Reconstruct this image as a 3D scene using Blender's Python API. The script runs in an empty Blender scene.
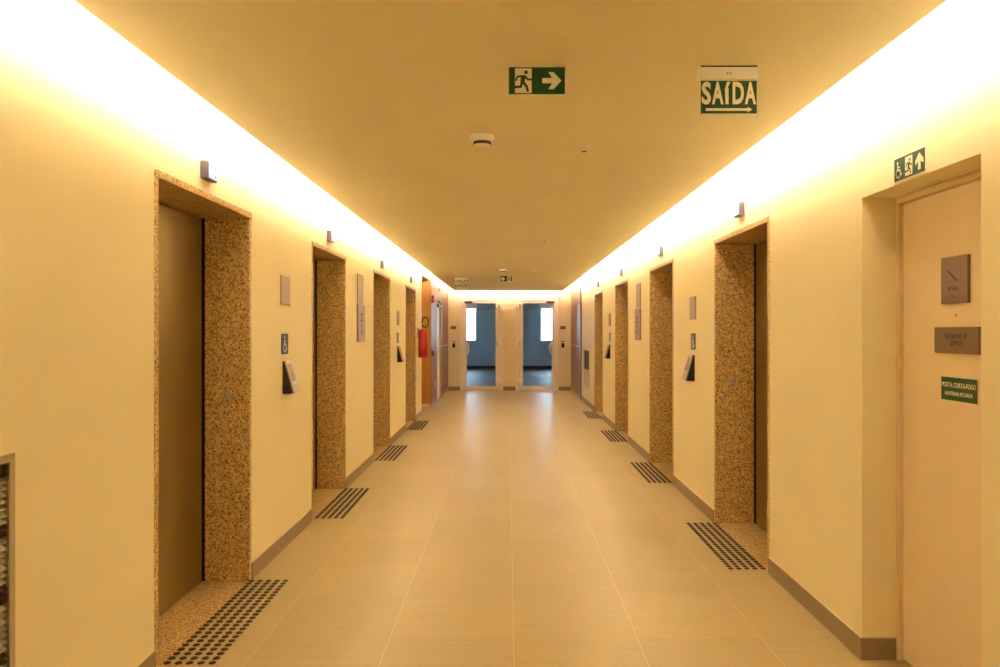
import bpy, bmesh, math, random
from mathutils import Matrix, Vector

random.seed(4)
PI = math.pi
scene = bpy.context.scene
COL = scene.collection

# ------------------------------------------------------------------ dimensions (metres)
EYE = 1.485
WL, WR = -1.542, 1.602            # side walls of the lift lobby
Y0, Y1 = -2.6, 19.54              # wall behind the viewer / end wall
ZC = 2.50                         # dropped ceiling panel
ZT = 2.80                         # slab above it
PL, PR, PE = -1.333, 1.345, 19.28 # panel edges
PORT_L = [4.01, 6.71, 9.465, 12.25]
PORT_R = [5.39, 8.155, 10.99, 13.78]
PW, PH = 0.635, 2.195             # half width and height of a granite portal
YF0, YF1 = 2.627, 3.511           # fire door opening
YP0, YP1 = 13.78, 15.22           # side passage
YD0, YD1 = 16.40, 17.38           # cream door in the wood panels


# ------------------------------------------------------------------ materials
def new_mat(name):
    m = bpy.data.materials.new(name)
    m.use_nodes = True
    nt = m.node_tree
    return m, nt, nt.nodes['Principled BSDF']


def mat(name, col, rough=0.5, metal=0.0, spec=0.5, bump=None, emit=None, estr=0.0):
    m, nt, b = new_mat(name)
    b.inputs['Base Color'].default_value = (*col, 1)
    b.inputs['Roughness'].default_value = rough
    b.inputs['Metallic'].default_value = metal
    b.inputs['Specular IOR Level'].default_value = spec
    if emit:
        b.inputs['Emission Color'].default_value = (*emit, 1)
        b.inputs['Emission Strength'].default_value = estr
    if bump:
        tc = nt.nodes.new('ShaderNodeTexCoord')
        n = nt.nodes.new('ShaderNodeTexNoise')
        n.inputs['Scale'].default_value = bump[0]
        bp = nt.nodes.new('ShaderNodeBump')
        bp.inputs['Strength'].default_value = bump[1]
        bp.inputs['Distance'].default_value = 0.002
        nt.links.new(tc.outputs['Object'], n.inputs['Vector'])
        nt.links.new(n.outputs['Fac'], bp.inputs['Height'])
        nt.links.new(bp.outputs['Normal'], b.inputs['Normal'])
    return m


def link(nt, a, b):
    nt.links.new(a, b)


def math_node(nt, op, a, b=None, c=None):
    n = nt.nodes.new('ShaderNodeMath')
    n.operation = op
    for i, v in enumerate((a, b, c)):
        if v is None:
            continue
        if isinstance(v, (int, float)):
            n.inputs[i].default_value = v
        else:
            nt.links.new(v, n.inputs[i])
    return n.outputs[0]


def ramp(nt, fac, stops):
    r = nt.nodes.new('ShaderNodeValToRGB')
    cr = r.color_ramp
    while len(cr.elements) > 1:
        cr.elements.remove(cr.elements[-1])
    cr.elements[0].position = stops[0][0]
    cr.elements[0].color = (*stops[0][1], 1)
    for p, c in stops[1:]:
        e = cr.elements.new(p)
        e.color = (*c, 1)
    nt.links.new(fac, r.inputs['Fac'])
    return r.outputs['Color']


def mix_col(nt, fac, a, b, mode='MIX'):
    n = nt.nodes.new('ShaderNodeMix')
    n.data_type = 'RGBA'
    n.blend_type = mode
    for sock, v in ((n.inputs[0], fac), (n.inputs[6], a), (n.inputs[7], b)):
        if isinstance(v, (int, float)):
            sock.default_value = v
        elif isinstance(v, tuple):
            sock.default_value = (*v, 1)
        else:
            nt.links.new(v, sock)
    return n.outputs[2]


WALLC = (0.90, 0.832, 0.575)


def wall_paint(name, col, rough=0.6):
    m, nt, b = new_mat(name)
    tc = nt.nodes.new('ShaderNodeTexCoord')
    n = nt.nodes.new('ShaderNodeTexNoise')
    n.inputs['Scale'].default_value = 1.3
    n.inputs['Detail'].default_value = 3
    link(nt, tc.outputs['Object'], n.inputs['Vector'])
    c2 = tuple(x * 0.965 for x in col)
    c = ramp(nt, n.outputs['Fac'], [(0.35, c2), (0.65, col)])
    link(nt, c, b.inputs['Base Color'])
    f = nt.nodes.new('ShaderNodeTexNoise')
    f.inputs['Scale'].default_value = 220
    link(nt, tc.outputs['Object'], f.inputs['Vector'])
    bp = nt.nodes.new('ShaderNodeBump')
    bp.inputs['Strength'].default_value = 0.12
    bp.inputs['Distance'].default_value = 0.001
    link(nt, f.outputs['Fac'], bp.inputs['Height'])
    link(nt, bp.outputs['Normal'], b.inputs['Normal'])
    b.inputs['Roughness'].default_value = rough
    b.inputs['Specular IOR Level'].default_value = 0.3
    return m


def tile_floor():
    m, nt, b = new_mat('porcelain_tiles')
    tc = nt.nodes.new('ShaderNodeTexCoord')
    sep = nt.nodes.new('ShaderNodeSeparateXYZ')
    link(nt, tc.outputs['Object'], sep.inputs[0])
    u = math_node(nt, 'DIVIDE', math_node(nt, 'SUBTRACT', sep.outputs['X'], 0.0247 - 60), 0.6)
    v = math_node(nt, 'DIVIDE', math_node(nt, 'SUBTRACT', sep.outputs['Y'], 3.746 - 60), 0.6)
    fu, fv = math_node(nt, 'FRACT', u), math_node(nt, 'FRACT', v)
    du = math_node(nt, 'ABSOLUTE', math_node(nt, 'SUBTRACT', fu, 0.5))
    dv = math_node(nt, 'ABSOLUTE', math_node(nt, 'SUBTRACT', fv, 0.5))
    gu = math_node(nt, 'GREATER_THAN', du, 0.5 - 0.0034)
    gv = math_node(nt, 'GREATER_THAN', dv, 0.5 - 0.0026)
    cell = nt.nodes.new('ShaderNodeCombineXYZ')
    link(nt, math_node(nt, 'FLOOR', u), cell.inputs[0])
    link(nt, math_node(nt, 'FLOOR', v), cell.inputs[1])
    wn = nt.nodes.new('ShaderNodeTexWhiteNoise')
    wn.noise_dimensions = '2D'
    link(nt, cell.outputs[0], wn.inputs['Vector'])
    # fine streaks along the width of the lobby, shifted tile by tile
    mp = nt.nodes.new('ShaderNodeMapping')
    mp.inputs['Scale'].default_value = (1.4, 16, 1)
    off = nt.nodes.new('ShaderNodeVectorMath')
    off.operation = 'ADD'
    link(nt, tc.outputs['Object'], mp.inputs['Vector'])
    link(nt, mp.outputs[0], off.inputs[0])
    vs = nt.nodes.new('ShaderNodeVectorMath')
    vs.operation = 'SCALE'
    vs.inputs['Scale'].default_value = 9
    link(nt, wn.outputs['Color'], vs.inputs[0])
    link(nt, vs.outputs[0], off.inputs[1])
    st = nt.nodes.new('ShaderNodeTexNoise')
    st.inputs['Scale'].default_value = 1.6
    st.inputs['Detail'].default_value = 6
    st.inputs['Roughness'].default_value = 0.62
    link(nt, off.outputs[0], st.inputs['Vector'])
    base = ramp(nt, st.outputs['Fac'], [(0.25, (0.46, 0.37, 0.195)), (0.75, (0.535, 0.44, 0.243))])
    var = ramp(nt, wn.outputs['Value'], [(0.0, (0.93, 0.93, 0.93)), (1.0, (1.0, 1.0, 1.0))])
    tile = mix_col(nt, 1.0, base, var, 'MULTIPLY')
    c1 = mix_col(nt, math_node(nt, 'MULTIPLY', gv, 0.55), tile, (0.42, 0.33, 0.20))
    c2 = mix_col(nt, math_node(nt, 'MULTIPLY', gu, 0.75), c1, (0.68, 0.58, 0.37))
    link(nt, c2, b.inputs['Base Color'])
    rg = nt.nodes.new('ShaderNodeMapRange')
    rg.inputs['To Min'].default_value = 0.31
    rg.inputs['To Max'].default_value = 0.41
    link(nt, st.outputs['Fac'], rg.inputs['Value'])
    link(nt, rg.outputs[0], b.inputs['Roughness'])
    b.inputs['Specular IOR Level'].default_value = 0.32
    return m


def granite(name, gain=1.0):
    m, nt, b = new_mat(name)
    tc = nt.nodes.new('ShaderNodeTexCoord')
    geo = nt.nodes.new('ShaderNodeNewGeometry')
    n1 = nt.nodes.new('ShaderNodeTexNoise')
    n1.inputs['Scale'].default_value = 92
    n1.inputs['Detail'].default_value = 2
    n2 = nt.nodes.new('ShaderNodeTexNoise')
    n2.inputs['Scale'].default_value = 60
    n2.inputs['Detail'].default_value = 3
    v = nt.nodes.new('ShaderNodeTexVoronoi')
    v.inputs['Scale'].default_value = 140
    for n in (n1, n2, v):
        link(nt, geo.outputs['Position'], n.inputs['Vector'])
    g = lambda c: tuple(x * gain for x in c)
    base = ramp(nt, n2.outputs['Fac'], [(0.3, g((0.36, 0.255, 0.115))), (0.5, g((0.48, 0.355, 0.175))), (0.72, g((0.58, 0.45, 0.25)))])
    sep = nt.nodes.new('ShaderNodeSeparateColor')
    link(nt, v.outputs['Color'], sep.inputs[0])
    grain = ramp(nt, sep.outputs[0], [(0.0, (0.26, 0.21, 0.15)), (0.15, (0.32, 0.26, 0.18)), (0.20, (0.66, 0.62, 0.54)), (0.42, (0.95, 0.94, 0.9)), (1.0, (1.15, 1.13, 1.08))])
    c = mix_col(nt, 0.95, base, grain, 'MULTIPLY')
    dark = ramp(nt, n1.outputs['Fac'], [(0.54, (0, 0, 0)), (0.585, (1, 1, 1))])
    c = mix_col(nt, math_node(nt, 'MULTIPLY', dark, 0.35), c, g((0.13, 0.075, 0.03)))
    link(nt, c, b.inputs['Base Color'])
    b.inputs['Roughness'].default_value = 0.28
    b.inputs['Specular IOR Level'].default_value = 0.4
    return m


def brushed(name, col, rough, stretch, amount=0.1, metal=1.0):
    m, nt, b = new_mat(name)
    tc = nt.nodes.new('ShaderNodeTexCoord')
    mp = nt.nodes.new('ShaderNodeMapping')
    mp.inputs['Scale'].default_value = stretch
    link(nt, tc.outputs['Object'], mp.inputs['Vector'])
    n = nt.nodes.new('ShaderNodeTexNoise')
    n.inputs['Scale'].default_value = 1.0
    n.inputs['Detail'].default_value = 4
    link(nt, mp.outputs[0], n.inputs['Vector'])
    lo = tuple(x * (1 - amount) for x in col)
    hi = tuple(min(1, x * (1 + amount)) for x in col)
    link(nt, ramp(nt, n.outputs['Fac'], [(0.3, lo), (0.7, hi)]), b.inputs['Base Color'])
    b.inputs['Metallic'].default_value = metal
    rg = nt.nodes.new('ShaderNodeMapRange')
    rg.inputs['To Min'].default_value = rough - 0.015
    rg.inputs['To Max'].default_value = rough + 0.015
    link(nt, n.outputs['Fac'], rg.inputs['Value'])
    link(nt, rg.outputs[0], b.inputs['Roughness'])
    bp = nt.nodes.new('ShaderNodeBump')
    bp.inputs['Strength'].default_value = 0.015
    bp.inputs['Distance'].default_value = 0.001
    link(nt, n.outputs['Fac'], bp.inputs['Height'])
    link(nt, bp.outputs['Normal'], b.inputs['Normal'])
    return m


def wood(name, c1, c2, rough=0.3):
    m, nt, b = new_mat(name)
    geo = nt.nodes.new('ShaderNodeNewGeometry')
    mp = nt.nodes.new('ShaderNodeMapping')
    mp.inputs['Scale'].default_value = (14, 14, 0.9)
    link(nt, geo.outputs['Position'], mp.inputs['Vector'])
    n = nt.nodes.new('ShaderNodeTexNoise')
    n.inputs['Scale'].default_value = 1.5
    n.inputs['Detail'].default_value = 6
    n.inputs['Distortion'].default_value = 0.6
    link(nt, mp.outputs[0], n.inputs['Vector'])
    link(nt, ramp(nt, n.outputs['Fac'], [(0.3, c1), (0.7, c2)]), b.inputs['Base Color'])
    b.inputs['Roughness'].default_value = rough
    return m


def glass_mat():
    m = bpy.data.materials.new('clear_glass')
    m.use_nodes = True
    nt = m.node_tree
    nt.nodes.clear()
    out = nt.nodes.new('ShaderNodeOutputMaterial')
    tr = nt.nodes.new('ShaderNodeBsdfTransparent')
    tr.inputs['Color'].default_value = (0.90, 0.95, 0.97, 1)
    gl = nt.nodes.new('ShaderNodeBsdfGlossy')
    gl.inputs['Roughness'].default_value = 0.02
    fr = nt.nodes.new('ShaderNodeFresnel')
    fr.inputs['IOR'].default_value = 1.35
    mx = nt.nodes.new('ShaderNodeMixShader')
    link(nt, fr.outputs[0], mx.inputs[0])
    link(nt, tr.outputs[0], mx.inputs[1])
    link(nt, gl.outputs[0], mx.inputs[2])
    link(nt, mx.outputs[0], out.inputs['Surface'])
    return m


M = {
    'wall': wall_paint('cream_wall_paint', WALLC),
    'ceiling': wall_paint('ceiling_paint', (0.87, 0.82, 0.56), 0.55),
    'cove': wall_paint('cove_paint', (0.95, 0.91, 0.80)),
    'tiles': tile_floor(),
    'granite': granite('speckled_granite', 1.5),
    'granite_floor': granite('speckled_granite_sill', 1.5),
    'steel': brushed('brushed_steel_door', (0.42, 0.335, 0.155), 0.36, (2.2, 320, 2.2), 0.03),
    'plate': brushed('brushed_plate', (0.23, 0.155, 0.115), 0.38, (3, 160, 3), 0.08, 0.4),
    'wall_plate': brushed('brushed_wall_plate', (0.40, 0.285, 0.225), 0.38, (3, 160, 3), 0.08, 0.4),
    'chrome': mat('satin_chrome', (0.52, 0.46, 0.38), 0.3, 0.9),
    'alu': mat('beige_aluminium', (0.50, 0.43, 0.32), 0.45, 0.35),
    'slat': mat('pale_slat_enamel', (0.78, 0.74, 0.62), 0.45),
    'filter': mat('pale_filter_fabric', (0.62, 0.57, 0.45), 0.9, bump=(400, 0.4)),
    'skirt': mat('skirting_tile', (0.31, 0.24, 0.155), 0.4, bump=(60, 0.05)),
    'skirt_top': mat('pale_edge_band', (0.66, 0.56, 0.40), 0.6),  # paler band along the top of the skirting
    'black': mat('black_plastic', (0.012, 0.010, 0.010), 0.35),
    'void': mat('dark_recess', (0.015, 0.012, 0.010), 0.9),  # near-black: shade painted into gaps and recesses; also the reader face
    'stud': mat('dark_rubber_stud', (0.045, 0.020, 0.010), 0.55),
    'white': mat('white_enamel', (0.86, 0.84, 0.80), 0.35),
    'frame': mat('white_door_frame', (0.93, 0.89, 0.80), 0.35),
    'door': wall_paint('door_enamel', (0.86, 0.72, 0.50), 0.4),
    'green': mat('sign_green', (0.008, 0.082, 0.032), 0.45),
    'lum': mat('sign_pale_yellow', (0.86, 0.84, 0.66), 0.5),
    'ink': mat('engraved_dark_ink', (0.06, 0.04, 0.03), 0.6),
    'blue': mat('sign_blue', (0.03, 0.07, 0.20), 0.45),
    'red': mat('extinguisher_red', (0.42, 0.010, 0.005), 0.28),
    'grey': mat('grey_plastic', (0.40, 0.37, 0.36), 0.45),
    'purple_grey': mat('indicator_housing', (0.15, 0.13, 0.165), 0.4, 0.1),
    'display': mat('lit_display', (0.15, 0.16, 0.2), 0.3, emit=(0.64, 0.68, 0.98), estr=1.0),
    'mark': mat('display_mark', (0.25, 0.26, 0.32), 0.5),
    'wood': wood('brown_laminate', (0.22, 0.105, 0.070), (0.29, 0.145, 0.10), 0.42),
    'ochre': wood('ochre_laminate', (0.46, 0.21, 0.035), (0.55, 0.27, 0.055), 0.40),
    'glass': glass_mat(),
    'room_wall': wall_paint('room_blue_grey_paint', (0.72, 0.80, 0.85)),
    'room_ceiling': wall_paint('room_ceiling_paint', (0.62, 0.62, 0.62)),
    'room_floor': wood('room_dark_floor', (0.035, 0.035, 0.036), (0.06, 0.058, 0.057), 0.5),
    'glow_white': mat('reflected_glow_white', (0.82, 0.82, 0.82), 0.6),  # only for the added strip and bars that imitate reflected light
}


# ------------------------------------------------------------------ mesh builder
class MB:
    def __init__(self):
        self.bm = bmesh.new()

    def box(self, x0, x1, y0, y1, z0, z1):
        x0, x1 = sorted((x0, x1)); y0, y1 = sorted((y0, y1)); z0, z1 = sorted((z0, z1))
        v = [self.bm.verts.new((x, y, z)) for z in (z0, z1) for y in (y0, y1) for x in (x0, x1)]
        for f in ((0, 2, 3, 1), (4, 5, 7, 6), (0, 1, 5, 4), (2, 6, 7, 3), (0, 4, 6, 2), (1, 3, 7, 5)):
            self.bm.faces.new([v[i] for i in f])
        return self

    def prism(self, pts, a0, a1, axis='z'):
        """pts: 2D outline; swept along axis from a0 to a1.  axis z: (x,y); axis x: (y,z); axis y: (x,z)"""
        def P(p, a):
            return {'z': (p[0], p[1], a), 'x': (a, p[0], p[1]), 'y': (p[0], a, p[1])}[axis]
        lo = [self.bm.verts.new(P(p, a0)) for p in pts]
        hi = [self.bm.verts.new(P(p, a1)) for p in pts]
        n = len(pts)
        self.bm.faces.new(lo)
        self.bm.faces.new(hi)
        for i in range(n):
            self.bm.faces.new((lo[i], lo[(i + 1) % n], hi[(i + 1) % n], hi[i]))
        return self

    def disc(self, c, r, a0, a1, axis='z', n=24):
        return self.prism([(c[0] + r * math.cos(2 * PI * i / n), c[1] + r * math.sin(2 * PI * i / n)) for i in range(n)], a0, a1, axis)

    def stroke(self, pts, w, a0, a1):
        """thick polyline in the xy plane"""
        for p, q in zip(pts, pts[1:]):
            d = Vector((q[0] - p[0], q[1] - p[1]))
            n = Vector((-d.y, d.x)).normalized() * w / 2
            self.prism([(p[0] + n.x, p[1] + n.y), (p[0] - n.x, p[1] - n.y), (q[0] - n.x, q[1] - n.y), (q[0] + n.x, q[1] + n.y)], a0, a1)
        for p in pts:
            self.disc(p, w / 2, a0, a1, n=12)
        return self

    def lathe(self, prof, c=(0, 0, 0), axis='z', n=28):
        """prof: (radius, height) pairs"""
        rings = []
        for r, h in prof:
            ring = []
            for i in range(n):
                a = 2 * PI * i / n
                p = (r * math.cos(a), r * math.sin(a), h)
                if axis == 'y':
                    p = (p[0], p[2], -p[1])
                if axis == 'x':
                    p = (p[2], p[0], p[1])
                ring.append(self.bm.verts.new((p[0] + c[0], p[1] + c[1], p[2] + c[2])))
            rings.append(ring)
        for a, b in zip(rings, rings[1:]):
            for i in range(n):
                self.bm.faces.new((a[i], a[(i + 1) % n], b[(i + 1) % n], b[i]))
        self.bm.faces.new(rings[0])
        self.bm.faces.new(rings[-1])
        return self

    def tube(self, pts, r, n=10):
        pts = [Vector(p) for p in pts]
        rings = []
        up = Vector((0.31, 0.2, 0.93))
        for i, p in enumerate(pts):
            t = (pts[min(i + 1, len(pts) - 1)] - pts[max(i - 1, 0)]).normalized()
            a = t.cross(up)
            if a.length < 1e-4:
                a = t.cross(Vector((1, 0, 0)))
            a.normalize()
            b = t.cross(a).normalized()
            rings.append([self.bm.verts.new(p + a * r * math.cos(2 * PI * k / n) + b * r * math.sin(2 * PI * k / n)) for k in range(n)])
        for a, b in zip(rings, rings[1:]):
            for i in range(n):
                self.bm.faces.new((a[i], a[(i + 1) % n], b[(i + 1) % n], b[i]))
        self.bm.faces.new(rings[0])
        self.bm.faces.new(rings[-1])
        return self

    def text(self, body, x0, x1, y0, y1, a0, a1, bold=0.0):
        """lettering fitted to a box in the xy plane"""
        cu = bpy.data.curves.new('tmp_text', 'FONT')
        cu.body = body
        cu.size = 1.0
        cu.offset = bold
        cu.extrude = 0.01
        cu.resolution_u = 3
        ob = bpy.data.objects.new('tmp_text', cu)
        COL.objects.link(ob)
        dg = bpy.context.evaluated_depsgraph_get()
        me = bpy.data.meshes.new_from_object(ob.evaluated_get(dg))
        bpy.data.objects.remove(ob)
        bpy.data.curves.remove(cu)
        xs = [v.co.x for v in me.vertices]; ys = [v.co.y for v in me.vertices]
        lx, hx, ly, hy = min(xs), max(xs), min(ys), max(ys)
        for v in me.vertices:
            v.co = (x0 + (v.co.x - lx) / (hx - lx) * (x1 - x0), y0 + (v.co.y - ly) / (hy - ly) * (y1 - y0), a0 if v.co.z < 0 else a1)
        self.bm.from_mesh(me)
        bpy.data.meshes.remove(me)
        return self

    def mesh(self, name, m, bevel=0.0, smooth=False):
        bm = self.bm
        bmesh.ops.recalc_face_normals(bm, faces=bm.faces)
        if bevel:
            es = [e for e in bm.edges if len(e.link_faces) == 2 and e.calc_face_angle(0) > 0.5]
            bmesh.ops.bevel(bm, geom=es, offset=bevel, segments=2, profile=0.5, affect='EDGES', clamp_overlap=True)
        me = bpy.data.meshes.new(name)
        bm.to_mesh(me)
        bm.free()
        me.materials.append(m)
        if smooth:
            for p in me.polygons:
                p.use_smooth = True
            try:
                me.set_sharp_from_angle(angle=0.7)
            except Exception:
                pass
        return me

    def build(self, name, m, parent=None, bevel=0.0, smooth=False):
        o = bpy.data.objects.new(name, self.mesh(name, m, bevel, smooth))
        COL.objects.link(o)
        if parent is not None:
            o.parent = parent
        return o


def cells(xs, ys, zs, solid):
    """one clean block mesh out of a grid of solid cells"""
    mb = MB()
    vd = {}
    def V(i, j, k):
        if (i, j, k) not in vd:
            vd[(i, j, k)] = mb.bm.verts.new((xs[i], ys[j], zs[k]))
        return vd[(i, j, k)]
    nx, ny, nz = len(xs) - 1, len(ys) - 1, len(zs) - 1
    S = {(i, j, k) for i in range(nx) for j in range(ny) for k in range(nz)
         if solid((xs[i] + xs[i + 1]) / 2, (ys[j] + ys[j + 1]) / 2, (zs[k] + zs[k + 1]) / 2)}
    F = {(-1, 0, 0): ((0, 0, 0), (0, 0, 1), (0, 1, 1), (0, 1, 0)), (1, 0, 0): ((1, 0, 0), (1, 1, 0), (1, 1, 1), (1, 0, 1)),
         (0, -1, 0): ((0, 0, 0), (1, 0, 0), (1, 0, 1), (0, 0, 1)), (0, 1, 0): ((0, 1, 0), (0, 1, 1), (1, 1, 1), (1, 1, 0)),
         (0, 0, -1): ((0, 0, 0), (0, 1, 0), (1, 1, 0), (1, 0, 0)), (0, 0, 1): ((0, 0, 1), (1, 0, 1), (1, 1, 1), (0, 1, 1))}
    for c in S:
        for d, q in F.items():
            if tuple(c[t] + d[t] for t in range(3)) not in S:
                mb.bm.faces.new([V(*(c[t] + p[t] for t in range(3))) for p in q])
    return mb


def tag(o, label=None, cat=None, group=None, kind=None):
    for k, v in (('label', label), ('category', cat), ('group', group), ('kind', kind)):
        if v:
            o[k] = v
    return o


def struct(o, label=None):
    o['kind'] = 'structure'
    if label:
        o['label'] = label
    return o


def empty(name, loc=(0, 0, 0), face=None):
    o = bpy.data.objects.new(name, None)
    COL.objects.link(o)
    o.empty_display_size = 0.1
    place(o, loc, face)
    return o


def place(o, loc, face=None):
    """face: which way the thing's front looks. Local x = along, y = up, z = out of the wall."""
    U = {'L': (0, 1, 0), 'R': (0, -1, 0), 'E': (1, 0, 0), None: None}[face]
    o.location = loc
    if U:
        U = Vector(U); V = Vector((0, 0, 1)); N = U.cross(V)
        o.rotation_euler = Matrix((U, V, N)).transposed().to_euler()


def copy_tree(o, parent=None):
    c = o.copy()
    COL.objects.link(c)
    if parent is not None:
        c.parent = parent
    for ch in list(o.children):
        copy_tree(ch, c)
    return c


_first = {}


def instance(key, maker, loc, face, label, cat, group=None):
    """the first call builds the thing, later ones copy it and its parts"""
    if key not in _first:
        o = _first[key] = maker()
    else:
        o = copy_tree(_first[key])
    place(o, loc, face)
    tag(o, label, cat, group)
    return o


# ------------------------------------------------------------------ room shell
def grid(vals):
    return sorted(set(round(v, 5) for v in vals))


G = 0.001
holesL = [(c - PW - G, c + PW + G, 0, PH + G) for c in PORT_L] + [(1.15, 2.405, 0.30, 1.105)]
passage = (YP0, YP1, 0, 2.50)
door4_hole = (YD0, YD1, 0, 2.14)


def inside(h, y, z):
    return h[0] < y < h[1] and h[2] < z < h[3]


def solidL(x, y, z):
    if inside(passage, y, z):
        return False
    if x > -1.90 and any(inside(h, y, z) for h in holesL + [door4_hole]):
        return False
    return True


ys = grid([Y0 - 0.3, Y1] + [v for h in holesL + [passage, door4_hole] for v in h[:2]])
zs = grid([0, ZT] + [v for h in holesL + [passage, door4_hole] for v in h[2:]])
struct(cells([-2.15, -1.90, WL], ys, zs, solidL).build('wall_left', M['wall']), 'cream painted lobby wall with four elevator doorways and the side passage')

holesR = [(c - PW - G, c + PW + G, 0, PH + G) for c in PORT_R] + [(15.30, 16.50, 0.32, 1.12)]
fire_hole = (YF0, YF1, 0, 2.09)


def solidR(x, y, z):
    if x < 1.96 and any(inside(h, y, z) for h in holesR + [fire_hole]):
        return False
    return True


ys = grid([Y0 - 0.3, Y1] + [v for h in holesR + [fire_hole] for v in h[:2]])
zs = grid([0, ZT] + [v for h in holesR + [fire_hole] for v in h[2:]])
struct(cells([WR, 1.96, 2.2], ys, zs, solidR).build('wall_right', M['wall']), 'cream painted lobby wall with four elevator doorways and the fire door recess')

DL = (-1.190, -0.160)   # end door openings
DR = (0.205, 1.235)
ZD = 2.33


def solidE(x, y, z):
    return not (z < ZD and (DL[0] < x < DL[1] or DR[0] < x < DR[1]))


struct(cells(grid([-3.4, 3.4, *DL, *DR]), [Y1, Y1 + 0.16], [0, ZD, ZT], solidE).build('wall_end', M['wall']), 'cream end wall holding two glazed doors')
struct(MB().box(WL - 0.1, WR + 0.1, Y0 - 0.3, Y0, 0, ZT).build('wall_back', M['wall']))
struct(MB().box(-3.9, 2.2, Y0 - 0.3, Y1 + 0.02, -0.12, 0).build('floor', M['tiles']), 'beige porcelain tile floor')
struct(MB().box(PL, PR, Y0, PE, ZC, ZC + 0.028).build('ceiling', M['ceiling'], bevel=0.002), 'flat dropped ceiling panel with glowing light slots around it')
struct(MB().box(-2.15, 2.2, Y0 - 0.3, Y1 + 0.16, ZT, ZT + 0.1).build('ceiling_slab', M['cove']))

# side passage on the left
struct(MB().box(-3.9, -2.15, YP0 - 0.1, YP0, 0, 2.6).build('wall_passage_near', M['wall']))
struct(MB().box(-3.9, -2.15, YP1, YP1 + 0.1, 0, 2.6).build('wall_passage_far', M['wall']))
struct(MB().box(-3.9, -3.8, YP0, YP1, 0, 2.6).build('wall_passage_end', M['wall']))
struct(MB().box(-3.9, -2.15, YP0, YP1, 2.5, 2.6).build('ceiling_passage', M['ceiling']))
struct(MB().box(-3.79, WL + 0.012, YP1 - 0.022, YP1 - 0.001, 0.07, 2.495).build('trim_1', M['ochre']), 'ochre laminate lining on the far side of the passage')

# wood panelling at the far end
lm = cells([WL + 0.0005, WL + 0.024], grid([YP1 + 0.002, YD0 - 0.03, YD1 + 0.03, Y1 - 0.002]), [0.07, 2.17, ZT - 0.02],
           lambda x, y, z: not (YD0 - 0.03 < y < YD1 + 0.03 and z < 2.17))
struct(lm.build('trim_2', M['wood']), 'brown laminate wall cladding around the cream side door')
struct(cells([WL + 0.0005, WL + 0.020], grid([YP1 - 0.02, YD0 - 0.03, YD1 + 0.03, Y1 - 0.002]), [0.0, 0.07],
             lambda x, y, z: not (YD0 - 0.03 < y < YD1 + 0.03)).build('baseboard_panel_left', M['grey']))
struct(MB().box(WR - 0.024, WR - 0.0005, 17.0, Y1 - 0.002, 0.07, ZT - 0.02).build('trim_3', M['wood']), 'brown laminate cladding beside the far wall vent')
struct(MB().box(WR - 0.020, WR - 0.0005, 17.0, Y1 - 0.002, 0.0, 0.07).build('baseboard_panel_right', M['grey']))
struct(MB().box(WR - 0.026, WR + 0.0, 16.955, 16.995, 0.0, ZT - 0.02).build('trim_4', mat('shadow_gap_brown', (0.10, 0.05, 0.02), 0.5)), 'dark strip painted as the shadow gap of the laminate cladding')  # dark strip stands in for the shadow gap at the cladding edge
struct(MB().box(WR - 0.030, WR - 0.024, 17.02, Y1 - 0.01, 1.14, 1.165).build('trim_5', M['chrome']))
struct(MB().box(WL + 0.024, WL + 0.030, YD1 + 0.06, Y1 - 0.01, 1.14, 1.165).build('trim_6', M['chrome']))

# skirting
BH, BT = 0.098, 0.009


def skirting(name, segs, side):
    mb, top = MB(), MB()
    for a, b in segs:
        if side == 'L':
            mb.box(WL + 0.0003, WL + BT, a, b, 0, BH); top.box(WL + 0.0003, WL + BT, a, b, BH, BH + 0.004)
        else:
            mb.box(WR - BT, WR - 0.0003, a, b, 0, BH); top.box(WR - BT, WR - 0.0003, a, b, BH, BH + 0.004)
    if side == 'R':      # returns into the fire door recess
        for m_, z0, z1 in ((mb, 0, BH), (top, BH, BH + 0.004)):
            m_.box(WR - BT, 1.753, YF1 - BT, YF1 - 0.0003, z0, z1)
            m_.box(WR - BT, 1.753, YF0 + 0.0003, YF0 + BT, z0, z1)
    o = struct(mb.build(name, M['skirt']))
    top.build('top_edge', M['skirt_top'], o)


e = PW + 0.0015
cuts = [Y0] + [v for c in PORT_L for v in (c - e, c + e)] + [YP0]
skirting('baseboard_left', list(zip(cuts[::2], cuts[1::2])), 'L')
cuts = [Y0, YF0, YF1] + [v for c in PORT_R for v in (c - e, c + e)] + [16.95]
segs = list(zip(cuts[::2], cuts[1::2]))
skirting('baseboard_right', segs, 'R')
eb = MB()
for a, b in ((WL + 0.03, DL[0] - 0.002), (DL[1] + 0.002, DR[0] - 0.002), (DR[1] + 0.002, WR - 0.032)):
    eb.box(a, b, Y1 - BT, Y1 - 0.0003, 0, BH)
struct(eb.build('baseboard_end', M['skirt']))

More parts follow.
